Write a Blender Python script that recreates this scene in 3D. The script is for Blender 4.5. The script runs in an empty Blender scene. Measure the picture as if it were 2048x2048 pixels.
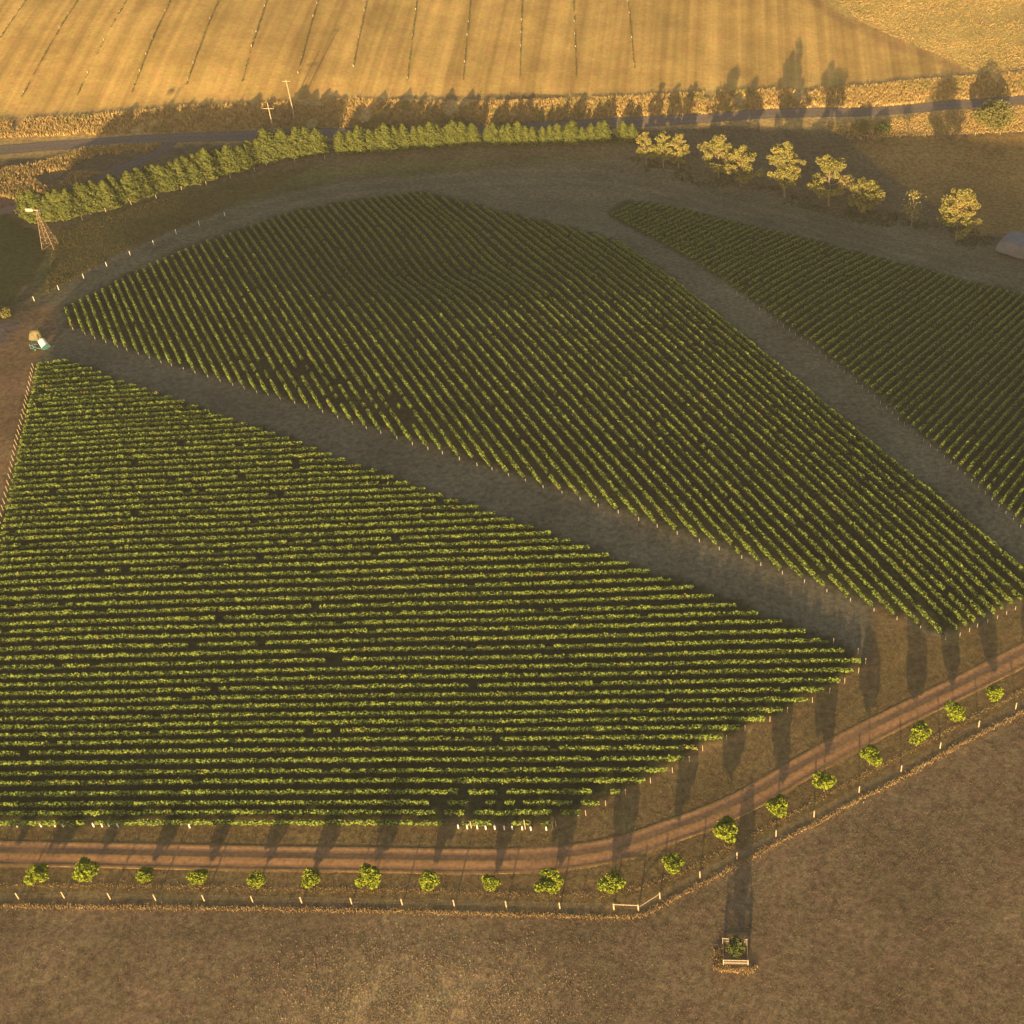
import bpy, math, random
import numpy as np
from mathutils import Vector

rng = np.random.default_rng(7)
random.seed(7)
scene = bpy.context.scene
COL = scene.collection
R = math.radians

# ------------------------------------------------------------------ camera
H = 200.0
PITCH = R(42.2)
F = 2836.0            # focal length in photo pixels (2048 wide)
CX, CY = 1480.0, 1024.0
cam = bpy.data.cameras.new("camera")
cam.sensor_fit = 'HORIZONTAL'
cam.sensor_width = 36.0
cam.lens = F / 2048 * 36.0
cam.shift_x = -(CX - 1024.0) / 2048.0
cam.clip_start = 1.0
cam.clip_end = 9000.0
camo = bpy.data.objects.new("camera", cam)
camo.location = (0, 0, H)
camo.rotation_euler = (math.pi / 2 - PITCH, 0, 0)
COL.objects.link(camo)
scene.camera = camo

# ------------------------------------------------------------------ light
SUN_EL = R(7.0)
SUN_AZ = R(4.0)       # light travels towards +Y, 4 degrees to the right
sun = bpy.data.lights.new("sun", 'SUN')
sun.energy = 5.0
sun.angle = R(0.5)
sun.color = (1.0, 0.66, 0.29)
suno = bpy.data.objects.new("sun", sun)
suno.rotation_euler = (math.pi / 2 - SUN_EL, 0, -SUN_AZ)
suno.location = (0, -100, 300)
COL.objects.link(suno)

world = bpy.data.worlds.new("World")
scene.world = world
world.use_nodes = True
wn = world.node_tree
sky = wn.nodes.new('ShaderNodeTexSky')
sky.sky_type = 'NISHITA'
sky.sun_disc = False
sky.sun_elevation = SUN_EL
sky.sun_rotation = math.pi + SUN_AZ
sky.dust_density = 4.0
sky.air_density = 0.8
sky.ozone_density = 0.4
bg = wn.nodes['Background']
bg.inputs['Strength'].default_value = 0.09
wn.links.new(sky.outputs['Color'], bg.inputs['Color'])

scene.view_settings.view_transform = 'Standard'
scene.view_settings.look = 'None'
scene.view_settings.exposure = 1.32
scene.view_settings.gamma = 1.0
scene.cycles.max_bounces = 5
scene.cycles.diffuse_bounces = 3

# ------------------------------------------------------------------ terrain
CXS = np.array([-420., -260., -180., -100., -20., 15., 45., 120., 300.])
CYS = np.array([-50., 192., 222., 260., 300., 340., 370., 395., 420., 460., 650.])
SL = np.array([
    [.012, .008, 0, -.01, -.03, -.03, -.02, 0.05, .18, .08, .05],
    [.012, .008, 0, -.01, -.03, -.04, -.03, 0.05, .18, .08, .05],
    [.012, .008, -.01, -.03, -.065, -.08, -.07, 0.04, .21, .08, .05],
    [.012, .008, -.03, -.065, -.085, -.19, -.24, -.01, .21, .08, .05],
    [.012, .008, -.05, -.08, -.09, -.22, -.26, -.04, .20, .08, .05],
    [.012, .008, -.07, -.09, -.12, -.21, -.24, -.06, .17, .08, .05],
    [.012, .005, -.10, -.15, -.175, -.20, -.19, -.04, .13, .08, .05],
    [.012, .005, -.12, -.18, -.185, -.17, -.10, .03, .11, .08, .05],
    [.012, .005, -.12, -.18, -.185, -.17, -.10, .03, .11, .08, .05]])
GS = 2.0
gx = np.arange(-420, 301, GS)
gy = np.arange(-50, 651, GS)
slx = np.array([np.interp(gy, CYS, row) for row in SL])            # columns x gy
zc = np.cumsum(slx, axis=1) * GS
zc -= zc[:, :1]
Z = np.array([np.interp(gx, CXS, zc[:, j]) for j in range(len(gy))]).T   # gx x gy


def blur(a, sigma, axis):
    n = int(sigma * 3)
    k = np.exp(-0.5 * (np.arange(-n, n + 1) / sigma) ** 2)
    k /= k.sum()
    p = [(0, 0), (0, 0)]
    p[axis] = (n, n)
    b = np.pad(a, p, mode='edge')
    return np.apply_along_axis(lambda v: np.convolve(v, k, mode='valid'), axis, b)


Z = blur(blur(Z, 6, 0), 4, 1)


def vnoise(x, y, scale, seed=0):
    """smooth value noise -1..1"""
    r = np.random.default_rng(seed + 100)
    tab = r.random((64, 64)) * 2 - 1
    u = np.asarray(x) / scale
    v = np.asarray(y) / scale
    i = np.floor(u).astype(int)
    j = np.floor(v).astype(int)
    fu = u - i
    fv = v - j
    fu = fu * fu * (3 - 2 * fu)
    fv = fv * fv * (3 - 2 * fv)
    i0, i1, j0, j1 = i % 64, (i + 1) % 64, j % 64, (j + 1) % 64
    return (tab[i0, j0] * (1 - fu) * (1 - fv) + tab[i1, j0] * fu * (1 - fv)
            + tab[i0, j1] * (1 - fu) * fv + tab[i1, j1] * fu * fv)


GX, GY = np.meshgrid(gx, gy, indexing='ij')
# hollow in the middle of the second block and gentle undulation
Z = Z - 4.2 * np.exp(-(((GX + 84) / 24) ** 2 + ((GY - 327) / 16) ** 2))
Z = Z + 0.25 * vnoise(GX, GY, 40, 3) + 0.12 * vnoise(GX, GY, 15, 4)


def terr(x, y):
    x = np.asarray(x, float)
    y = np.asarray(y, float)
    u = np.clip((x - gx[0]) / GS, 0, len(gx) - 1.001)
    v = np.clip((y - gy[0]) / GS, 0, len(gy) - 1.001)
    i = u.astype(int)
    j = v.astype(int)
    a = u - i
    b = v - j
    return (Z[i, j] * (1 - a) * (1 - b) + Z[i + 1, j] * a * (1 - b)
            + Z[i, j + 1] * (1 - a) * b + Z[i + 1, j + 1] * a * b)


sP, cP = math.sin(PITCH), math.cos(PITCH)


def at(px, py, h=0.0):
    """point of the real ground (lifted by h) seen at a photo pixel"""
    px = np.asarray(px, float)
    py = np.asarray(py, float)
    dx = px - CX
    dyy = py - CY
    vx, vy, vz = dx, F * cP - dyy * sP, -(F * sP + dyy * cP)
    zg = np.zeros_like(px)
    for _ in range(40):
        t = (zg + h - H) / vz
        X, Y = vx * t, vy * t
        zg = 0.5 * zg + 0.5 * terr(X, Y)
    return np.stack([X, Y, terr(X, Y)], -1)


def W(pts, h=0.0):
    p = np.array(pts, float)
    return at(p[:, 0], p[:, 1], h)


def pxm(p):
    """pixels per metre at a world point"""
    return F / ((H - p[2]) * sP + p[1] * cP)


# ------------------------------------------------------------------ helpers
def mesh_np(name, verts, faces_list, mats=(), smooth=False):
    """faces_list: list of (n,k) int arrays"""
    me = bpy.data.meshes.new(name)
    verts = np.asarray(verts, np.float32)
    me.vertices.add(len(verts))
    me.vertices.foreach_set('co', verts.ravel())
    nl = sum(f.size for f in faces_list)
    npoly = sum(len(f) for f in faces_list)
    me.loops.add(nl)
    me.loops.foreach_set('vertex_index', np.concatenate([f.ravel() for f in faces_list]).astype(np.int32))
    me.polygons.add(npoly)
    tot = np.concatenate([np.full(len(f), f.shape[1]) for f in faces_list]).astype(np.int32)
    st = np.concatenate([[0], np.cumsum(tot)[:-1]]).astype(np.int32)
    me.polygons.foreach_set('loop_start', st)
    me.polygons.foreach_set('loop_total', tot)
    for m in mats:
        me.materials.append(m)
    if smooth:
        me.polygons.foreach_set('use_smooth', np.ones(npoly, bool))
    me.update(calc_edges=True)
    return me


def obj(name, me, parent=None, loc=(0, 0, 0), rz=0.0):
    o = bpy.data.objects.new(name, me)
    COL.objects.link(o)
    o.location = loc
    o.rotation_euler = (0, 0, rz)
    if parent:
        o.parent = parent
    return o


def tag(o, label=None, cat=None, group=None, kind=None):
    if label:
        o['label'] = label
    if cat:
        o['category'] = cat
    if group:
        o['group'] = group
    if kind:
        o['kind'] = kind
    return o


def empty(name, loc, label, cat, group=None, rz=0.0):
    o = bpy.data.objects.new(name, None)
    o.empty_display_size = 0.3
    COL.objects.link(o)
    o.location = loc
    o.rotation_euler = (0, 0, rz)
    return tag(o, label, cat, group)


class MB:
    """collects shapes, builds one mesh"""
    def __init__(self):
        self.v = []
        self.f = {}
        self.n = 0

    def add(self, v, *faces):
        v = np.asarray(v, float).reshape(-1, 3)
        self.v.append(v)
        for f in faces:
            f = np.asarray(f, int)
            self.f.setdefault(f.shape[1], []).append(f + self.n)
        self.n += len(v)

    def tube(self, p0, p1, r0, r1, seg=8):
        p0 = np.array(p0, float)
        p1 = np.array(p1, float)
        d = p1 - p0
        L = np.linalg.norm(d)
        d = d / L
        a = np.cross(d, [0, 0, 1.0])
        if np.linalg.norm(a) < 1e-3:
            a = np.array([1.0, 0, 0])
        a /= np.linalg.norm(a)
        b = np.cross(d, a)
        t = np.linspace(0, 2 * np.pi, seg, endpoint=False)
        ring = np.cos(t)[:, None] * a + np.sin(t)[:, None] * b
        v = np.concatenate([p0 + ring * r0, p1 + ring * r1])
        i = np.arange(seg)
        j = (i + 1) % seg
        self.add(v, np.stack([i, j, j + seg, i + seg], 1))
        self.add(p1 + ring * r1, np.arange(seg)[None, :])
        self.add((p0 + ring * r0)[::-1], np.arange(seg)[None, :])

    def box(self, c, s, rz=0.0, bevel=0.0):
        x, y, z = [q / 2 for q in s]
        v = np.array([[-x, -y, -z], [x, -y, -z], [x, y, -z], [-x, y, -z],
                      [-x, -y, z], [x, -y, z], [x, y, z], [-x, y, z]])
        cr, sr = math.cos(rz), math.sin(rz)
        v = np.stack([v[:, 0] * cr - v[:, 1] * sr, v[:, 0] * sr + v[:, 1] * cr, v[:, 2]], 1) + np.array(c)
        self.add(v, [[0, 3, 2, 1], [4, 5, 6, 7], [0, 1, 5, 4], [1, 2, 6, 5], [2, 3, 7, 6], [3, 0, 4, 7]])

    def bar(self, p0, p1, w=0.06, h=0.06):
        """rectangular bar between points"""
        self.tube(p0, p1, w * 0.7, w * 0.7, 4)

    def lathe(self, prof, c=(0, 0, 0), seg=20):
        prof = np.array(prof, float)
        t = np.linspace(0, 2 * np.pi, seg, endpoint=False)
        v = np.concatenate([np.stack([r * np.cos(t), r * np.sin(t), np.full(seg, z)], 1) for r, z in prof]) + np.array(c)
        i = np.arange(seg)
        j = (i + 1) % seg
        fs = [np.stack([i + k * seg, j + k * seg, j + (k + 1) * seg, i + (k + 1) * seg], 1) for k in range(len(prof) - 1)]
        self.add(v, np.concatenate(fs))

    def quads(self, q):
        """(n,4,3)"""
        n = len(q)
        self.add(q.reshape(-1, 3), np.arange(n * 4).reshape(n, 4))

    def tris(self, q):
        n = len(q)
        self.add(q.reshape(-1, 3), np.arange(n * 3).reshape(n, 3))

    def mesh(self, name, mats, smooth=False):
        fl = [np.concatenate(a) for a in self.f.values()]
        return mesh_np(name, np.concatenate(self.v), fl, mats, smooth)

    def build(self, name, mat, parent=None, smooth=False, **k):
        return obj(name, self.mesh(name, [mat] if not isinstance(mat, (list, tuple)) else mat, smooth), parent, **k)


def leaf_quads(c, size, r, up=0.0, out=None):
    """random oriented leaf cards at centres c (n,3)"""
    n = len(c)
    a = r.normal(size=(n, 3))
    a[:, 2] += up * np.sign(a[:, 2])
    if out is not None:
        a = a * .45 + out
    nrm = a / np.linalg.norm(a, axis=1, keepdims=True)
    b = r.normal(size=(n, 3))
    t = np.cross(nrm, b)
    t /= np.linalg.norm(t, axis=1, keepdims=True)
    s = np.cross(nrm, t)
    sz = (np.asarray(size) * r.uniform(0.6, 1.25, n))[:, None] * 0.5
    bend = nrm * sz * 0.35
    return np.stack([c - t * sz - s * sz * .55, c + t * sz * .6 - s * sz + bend, c + t * sz + s * sz * .6, c - t * sz * .5 + s * sz + bend], 1)


# ------------------------------------------------------------------ materials
def new_mat(name):
    m = bpy.data.materials.new(name)
    m.use_nodes = True
    b = m.node_tree.nodes['Principled BSDF']
    b.inputs['Roughness'].default_value = 0.9
    b.inputs['Specular IOR Level'].default_value = 0.15
    return m, m.node_tree, b


def nd(nt, t, **k):
    n = nt.nodes.new(t)
    for a, v in k.items():
        setattr(n, a, v)
    return n


def noise_mat(name, c1, c2, scale=3.0, c3=None, rough=0.9, spec=0.15, detail=4, lo=.35, hi=.65, scale2=None, bump=0.0, c3lo=.52):
    """two or three colours mixed by noise of world position"""
    m, nt, b = new_mat(name)
    g = nd(nt, 'ShaderNodeNewGeometry')
    n = nd(nt, 'ShaderNodeTexNoise')
    n.inputs['Scale'].default_value = scale
    n.inputs['Detail'].default_value = detail
    nt.links.new(g.outputs['Position'], n.inputs['Vector'])
    rp = nd(nt, 'ShaderNodeValToRGB')
    rp.color_ramp.elements[0].position = lo
    rp.color_ramp.elements[1].position = hi
    rp.color_ramp.elements[0].color = (*c1, 1)
    rp.color_ramp.elements[1].color = (*c2, 1)
    nt.links.new(n.outputs['Fac'], rp.inputs['Fac'])
    out = rp.outputs['Color']
    if c3 is not None:
        n2 = nd(nt, 'ShaderNodeTexNoise')
        n2.inputs['Scale'].default_value = scale2 or scale * 0.13
        n2.inputs['Detail'].default_value = 3
        nt.links.new(g.outputs['Position'], n2.inputs['Vector'])
        r2 = nd(nt, 'ShaderNodeValToRGB')
        r2.color_ramp.elements[0].position = c3lo
        r2.color_ramp.elements[1].position = c3lo + .2
        nt.links.new(n2.outputs['Fac'], r2.inputs['Fac'])
        mx = nd(nt, 'ShaderNodeMixRGB')
        mx.inputs['Color2'].default_value = (*c3, 1)
        nt.links.new(r2.outputs['Color'], mx.inputs['Fac'])
        nt.links.new(out, mx.inputs['Color1'])
        out = mx.outputs['Color']
    nt.links.new(out, b.inputs['Base Color'])
    b.inputs['Roughness'].default_value = rough
    b.inputs['Specular IOR Level'].default_value = spec
    if bump:
        bp = nd(nt, 'ShaderNodeBump')
        bp.inputs['Strength'].default_value = 1.0
        bp.inputs['Distance'].default_value = bump
        nt.links.new(n.outputs['Fac'], bp.inputs['Height'])
        nt.links.new(bp.outputs['Normal'], b.inputs['Normal'])
    return m


M_vine = noise_mat('vine_leaves', (.15, .215, .036), (.21, .275, .045), .7, (.25, .205, .06), scale2=.3, c3lo=.6)
M_core = noise_mat('vine_light_block', (.03, .045, .014), (.055, .075, .022), 2.0)  # dark filler inside the vine leaves, added to block light
M_conifer = noise_mat('conifer_leaves', (.068, .09, .022), (.135, .15, .034), 1.2)
M_euc = noise_mat('gum_leaves', (.18, .175, .05), (.31, .29, .08), 0.9, (.33, .255, .09), scale2=.12)
M_young = noise_mat('young_leaves', (.15, .21, .016), (.28, .32, .03), 2.5)
M_bush = noise_mat('bush_leaves', (.05, .075, .02), (.10, .12, .03), 1.5)
M_palebush = noise_mat('pale_bush_leaves', (.14, .15, .045), (.22, .2, .06), 1.2)
M_bark = noise_mat('bark', (.16, .12, .08), (.28, .22, .15), 4)
M_wood = noise_mat('weathered_timber', (.4, .31, .2), (.56, .46, .32), 5)
M_whitepost = noise_mat('white_post', (.6, .57, .5), (.8, .77, .7), 5)
M_tippost = noise_mat('grey_post', (.34, .32, .28), (.5, .47, .42), 5)
M_whiteplas = noise_mat('white_plastic', (.74, .73, .7), (.82, .81, .78), 3, rough=.45, spec=.4)
M_teal = noise_mat('teal_paint', (.05, .2, .22), (.09, .27, .28), 4, rough=.5, spec=.4)
M_khaki = noise_mat('khaki_tarp', (.15, .13, .07), (.22, .19, .10), 1.5)
M_steel = noise_mat('galvanised_steel', (.33, .3, .26), (.5, .46, .4), 3, rough=.55, spec=.4)
M_vane = noise_mat('cream_vane', (.66, .58, .42), (.76, .68, .5), 4, rough=.6)
M_rust = noise_mat('rusty_steel', (.34, .23, .13), (.46, .35, .22), 3)
M_grey = noise_mat('grey_iron', (.15, .15, .17), (.19, .19, .21), .6, rough=.6, spec=.4)
M_dark = noise_mat('dark_rubber', (.02, .02, .02), (.04, .04, .04), 5)
M_wire = noise_mat('wire', (.25, .24, .22), (.35, .33, .3), 5, rough=.5)
M_dry = noise_mat('dry_grass', (.36, .25, .09), (.62, .46, .2), .8, (.3, .27, .09), scale2=.15)
M_dryfront = noise_mat('dry_fence_grass', (.33, .23, .115), (.48, .36, .2), .8)
M_straw = noise_mat('straw', (.3, .22, .125), (.46, .35, .2), .8)
M_stub = noise_mat('stubble', (.19, .135, .075), (.29, .21, .115), .5, (.17, .135, .06), scale2=.3)
M_green = noise_mat('rough_grass', (.13, .12, .035), (.22, .16, .05), .5)
M_sap = noise_mat('sapling_leaves', (.10, .10, .03), (.17, .15, .045), 1.0)


def ground_material():
    m, nt, b = new_mat('ground_soil')
    at_ = nd(nt, 'ShaderNodeAttribute', attribute_name='zone')
    st = nd(nt, 'ShaderNodeAttribute', attribute_name='mask')
    g = nd(nt, 'ShaderNodeNewGeometry')

    def nz(scale, detail, vec=None, rough=.6):
        n = nd(nt, 'ShaderNodeTexNoise')
        n.inputs['Scale'].default_value = scale
        n.inputs['Detail'].default_value = detail
        n.inputs['Roughness'].default_value = rough
        nt.links.new(vec or g.outputs['Position'], n.inputs['Vector'])
        return n

    def mr(src, a, b_, c, d):
        n = nd(nt, 'ShaderNodeMapRange')
        for i, v in enumerate((a, b_, c, d)):
            n.inputs[i + 1].default_value = v
        nt.links.new(src, n.inputs[0])
        return n.outputs[0]

    def mul(a, b_):
        n = nd(nt, 'ShaderNodeMath', operation='MULTIPLY')
        nt.links.new(a, n.inputs[0])
        nt.links.new(b_, n.inputs[1])
        return n.outputs[0]

    f1 = mr(nz(.9, 5).outputs['Fac'], .3, .7, .62, 1.38)
    f2 = mr(nz(.06, 4).outputs['Fac'], .3, .7, .8, 1.2)
    f3 = mr(nz(3.2, 6, rough=.75).outputs['Fac'], .3, .7, .62, 1.38)
    fine = mul(f1, f3)
    sep = nd(nt, 'ShaderNodeSeparateColor')
    nt.links.new(st.outputs['Color'], sep.inputs['Color'])
    calm = nd(nt, 'ShaderNodeMix')
    calm.data_type = 'FLOAT'
    cf = nd(nt, 'ShaderNodeMath', operation='MULTIPLY')
    cf.inputs[1].default_value = .65
    nt.links.new(sep.outputs[0], cf.inputs[0])
    nt.links.new(cf.outputs[0], calm.inputs[0])
    nt.links.new(fine, calm.inputs[2])
    calm.inputs[3].default_value = 1.0
    fac = mul(calm.outputs[0], f2)
    # mowing stripes of the far field: noise stretched along the drilling direction
    mp = nd(nt, 'ShaderNodeMapping')
    mp.inputs['Rotation'].default_value = (0, 0, R(-6.5))
    mp.inputs['Scale'].default_value = (1.0, .012, 0)
    nt.links.new(g.outputs['Position'], mp.inputs['Vector'])
    s1 = mr(nz(.26, 2, mp.outputs['Vector']).outputs['Fac'], .32, .68, .76, 1.24)
    mx = nd(nt, 'ShaderNodeMix')
    mx.data_type = 'FLOAT'
    mx.inputs[2].default_value = 1.0
    nt.links.new(sep.outputs[0], mx.inputs[0])
    nt.links.new(s1, mx.inputs[3])
    fac = mul(fac, mx.outputs[0])
    # hue drift between soil red and grass green
    hs = nd(nt, 'ShaderNodeHueSaturation')
    hn = mr(nz(.35, 3).outputs['Fac'], .3, .7, .484, .516)
    nt.links.new(hn, hs.inputs['Hue'])
    nt.links.new(fac, hs.inputs['Value'])
    nt.links.new(at_.outputs['Color'], hs.inputs['Color'])
    nt.links.new(hs.outputs['Color'], b.inputs['Base Color'])
    b.inputs['Roughness'].default_value = 1.0
    b.inputs['Specular IOR Level'].default_value = 0.0
    bp = nd(nt, 'ShaderNodeBump')
    bp.inputs['Strength'].default_value = .6
    bp.inputs['Distance'].default_value = .12
    nt.links.new(nz(1.3, 5).outputs['Fac'], bp.inputs['Height'])
    nt.links.new(bp.outputs['Normal'], b.inputs['Normal'])
    return m


M_ground = ground_material()

# ------------------------------------------------------------------ ground sheet with its zones
xs = np.concatenate([[-4000, -2000, -1000, -600, -400], np.arange(-320, 191, 1.25), [240, 320, 500, 1000, 2000, 4000]])
ys = np.concatenate([[-2000, -800, -300, -100, 0, 40], np.arange(60, 581, 1.25), [640, 800, 1200, 2200, 5000]])
VX, VY = np.meshgrid(xs, ys, indexing='ij')
VZ = terr(VX, VY)
vx, vy, vz = VX.ravel(), VY.ravel(), VZ.ravel()


def resample(p, step):
    p = np.asarray(p, float)
    # smooth by Chaikin
    for _ in range(3):
        q = np.empty((2 * len(p) - 2, p.shape[1]))
        q[0::2] = .75 * p[:-1] + .25 * p[1:]
        q[1::2] = .25 * p[:-1] + .75 * p[1:]
        p = np.concatenate([p[:1], q, p[-1:]])
    d = np.concatenate([[0], np.cumsum(np.linalg.norm(np.diff(p[:, :2], axis=0), axis=1))])
    n = max(2, int(d[-1] / step))
    t = np.linspace(0, d[-1], n)
    return np.stack([np.interp(t, d, p[:, i]) for i in range(p.shape[1])], 1)


def inside(px, py, poly):
    c = np.zeros(px.shape, bool)
    x0, y0 = poly[:, 0], poly[:, 1]
    x1, y1 = np.roll(x0, -1), np.roll(y0, -1)
    for a, b, c0, d in zip(x0, y0, x1, y1):
        cond = ((b > py) != (d > py)) & (px < (c0 - a) * (py - b) / (d - b + 1e-12) + a)
        c ^= cond
    return c


jx = vx + .8 * vnoise(vx, vy, 3.0, 11) + .7 * vnoise(vx, vy, 8.0, 12)
jy = vy + .8 * vnoise(vx, vy, 3.0, 13) + .7 * vnoise(vx, vy, 8.0, 14)
zone = np.tile(np.array([.17, .135, .075]), (len(vx), 1))
mask = np.zeros((len(vx), 3))

# pixel outlines of the zones, laid onto the terrain
FENCE = [(-400, 1812), (38, 1806), (400, 1810), (805, 1817), (1120, 1826), (1277, 1832), (1320, 1806), (1400, 1764), (1474, 1726),
         (1552, 1682), (1628, 1643), (1718, 1594), (1802, 1552), (1880, 1506), (1957, 1463), (2031, 1427), (2300, 1290)]
BACK2 = [(131, 614), (166, 597), (220, 572), (249, 552), (330, 516), (400, 487), (451, 470), (544, 436), (606, 417), (681, 406),
         (769, 391), (823, 383), (856, 387), (930, 404), (1009, 424), (1100, 445), (1204, 470), (1235, 483)]
B1R = [(137, 719), (159, 727), (184, 735), (203, 743), (222, 752), (248, 761), (271, 769), (294, 777), (319, 784), (344, 792), (369, 801),
       (395, 810), (420, 820), (445, 829), (470, 837), (497, 846), (524, 855), (551, 864), (578, 874), (605, 884), (634, 895), (663, 906),
       (691, 917), (723, 929), (755, 940), (787, 951), (820, 963), (850, 975), (886, 987), (919, 999), (957, 1011), (992, 1024), (1029, 1036),
       (1066, 1050), (1102, 1064), (1141, 1078), (1180, 1092), (1220, 1107), (1259, 1123), (1300, 1138), (1344, 1155), (1387, 1172),
       (1427, 1189), (1472, 1207), (1515, 1223), (1564, 1240), (1612, 1259), (1658, 1278), (1707, 1298), (1722, 1318), (1708, 1337),
       (1680, 1357), (1650, 1377), (1615, 1396), (1565, 1416), (1530, 1434), (1480, 1452), (1443, 1471), (1395, 1492), (1368, 1514),
       (1334, 1536), (1290, 1557), (1240, 1580), (1200, 1602), (1160, 1622), (1100, 1643)]
B2F = [(143, 650), (167, 660), (187, 669), (209, 677), (232, 686), (251, 692), (274, 700), (296, 708), (319, 717), (340, 722), (364, 730),
       (387, 737), (412, 744), (437, 753), (462, 761), (485, 768), (510, 776), (533, 782), (557, 789), (586, 797), (614, 806), (642, 815),
       (672, 826), (701, 837), (729, 847), (758, 856), (790, 867), (821, 878), (852, 888), (881, 896), (915, 908), (950, 920), (980, 929),
       (1013, 941), (1047, 952), (1082, 964), (1120, 976), (1156, 988), (1192, 1001), (1232, 1014), (1273, 1028), (1310, 1042), (1350, 1056),
       (1394, 1071), (1434, 1087), (1479, 1104), (1517, 1118), (1560, 1135), (1604, 1152), (1649, 1171), (1696, 1189), (1743, 1209),
       (1789, 1226), (1836, 1244), (1886, 1266), (1915, 1258), (1934, 1249), (1950, 1240), (1970, 1232), (1990, 1224), (2008, 1215),
       (2026, 1206), (2044, 1198), (2066, 1188), (2090, 1178)]
B3F = [(1213, 425), (1433, 549), (1506, 600), (1562, 638), (1633, 689), (1695, 738), (1761, 793), (1827, 853), (1889, 902), (1951, 955),
       (2011, 1012), (2048, 1046), (2130, 1125)]
B3B = [(1213, 421), (1255, 398), (1376, 417), (1507, 452), (1639, 483), (1771, 516), (1902, 551), (2048, 590), (2200, 630), (2400, 690)]


def fill(pts, col, world=None):
    poly = W(pts)[:, :2] if world is None else np.array(world)
    m = inside(jx, jy, poly)
    zone[m] = col
    return m


far = [(-500, 1), (-500, 250), (0, 236), (180, 226), (480, 204), (700, 193), (1000, 188), (1250, 190), (1500, 178), (1800, 160), (1960, 150)]
# big areas first
fill([(-600, 330), (-600, 230), (700, 190), (1300, 190), (1800, 158), (2400, 110), (2400, 260), (1740, 262), (1200, 262), (700, 278), (0, 320)],
     (.4, .29, .12))                                               # roadside verge
m = fill([(-900, -150), (-500, 262), (0, 236), (180, 226), (480, 204), (700, 193), (1000, 188), (1250, 190), (1500, 178), (1800, 160),
          (1950, 148), (1830, 95), (1700, 40), (1600, -20), (1450, -150)], (.475, .325, .11))
mask[m, 0] = 1
fill([(1600, -20), (1700, 40), (1830, 95), (1950, 148), (2500, 60), (2500, -150), (1450, -150)], (.46, .35, .12))
fill([(1590, -30), (1700, 34), (1830, 90), (1950, 146), (1935, 152), (1820, 108), (1690, 52), (1560, -30)], (.37, .245, .095))
fill([(1700, 285), (1790, 262), (1900, 274), (2500, 250), (2500, 480), (1960, 470), (1850, 400)], (.28, .19, .07))   # right paddock
fill([(-400, 300), (0, 330), (60, 380), (40, 430), (-400, 470)], (.15, .1, .07))
fill([(-400, 430), (20, 430), (110, 490), (70, 560), (0, 640), (-400, 760)], (.07, .075, .03))           # green paddock
fill([(100, 470), (300, 400), (560, 340), (800, 318), (1200, 310), (1240, 330), (700, 350), (450, 430), (200, 540), (60, 610)], (.155, .145, .058))
fill([(60, 615), (240, 500), (480, 410), (700, 358), (1000, 330), (1250, 318), (1500, 380), (1800, 452), (2100, 520), (2300, 560),
      (2300, 700), (2048, 600), (1600, 480), (1255, 405), (1215, 440), (1235, 500), (1150, 450), (860, 380), (680, 400), (400, 480), (131, 612)],
     (.185, .165, .10))                                             # pale track round the blocks
fill([(-300, 740), (30, 640), (60, 615), (131, 612), (150, 660), (70, 720), (40, 860), (0, 1000), (-300, 1200)], (.25, .165, .085))
fill([(-300, 760), (0, 640), (50, 640), (0, 700), (-300, 900)], (.17, .135, .11))
# vineyard floors and lanes
fill([(131, 614)] + BACK2[1:] + [(2120, 1200), (2048, 1320), (1740, 1400), (1722, 1318), (1100, 1064), (500, 846), (137, 719), (75, 724), (110, 690)],
     (.165, .148, .098))
fill([(1213, 425), (1190, 470), (1240, 480), (1519, 707), (2049, 1150), (2200, 1270), (2200, 1150), (2048, 1046), (1700, 742)], (.18, .16, .10))
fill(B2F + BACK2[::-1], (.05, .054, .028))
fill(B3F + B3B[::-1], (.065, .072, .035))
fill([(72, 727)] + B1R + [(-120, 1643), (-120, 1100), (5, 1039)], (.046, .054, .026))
# front strips: headland, trees, fence
B1E = B1R[48:]
fill([(-300, 1650), (0, 1646)] + B1E[::-1] + [(1735, 1330), (1745, 1215), (1890, 1275), (2100, 1180), (2400, 1050), (2400, 1190)]
     + [(p[0], p[1] - 3) for p in FENCE[::-1]], (.235, .165, .075))
fill([(-500, 1812)] + FENCE + [(2600, 1150), (3600, 2900), (-1400, 2900)], (.205, .15, .085))
pc = at(830, 2010)
w_ = np.exp(-(((vx - pc[0]) / 17) ** 2 + ((vy - pc[1]) / 9) ** 2) ** 1.3)[:, None] * (.75 + .35 * vnoise(vx, vy, 4, 61))[:, None]
zone[:] = zone * (1 - w_) + w_ * np.array([.45, .33, .165])
# streaks left by mowing and driving: along the lanes, the headland and the back track
def dist_line(pts):
    c = resample(W(pts)[:, :2], 2.0)
    best = np.full(len(vx), 1e9)
    for a_, b_2 in zip(c[:-1], c[1:]):
        e = b_2 - a_
        t = np.clip(((vx - a_[0]) * e[0] + (vy - a_[1]) * e[1]) / (e @ e), 0, 1)
        best = np.minimum(best, np.hypot(vx - a_[0] - t * e[0], vy - a_[1] - t * e[1]))
    return best


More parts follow.
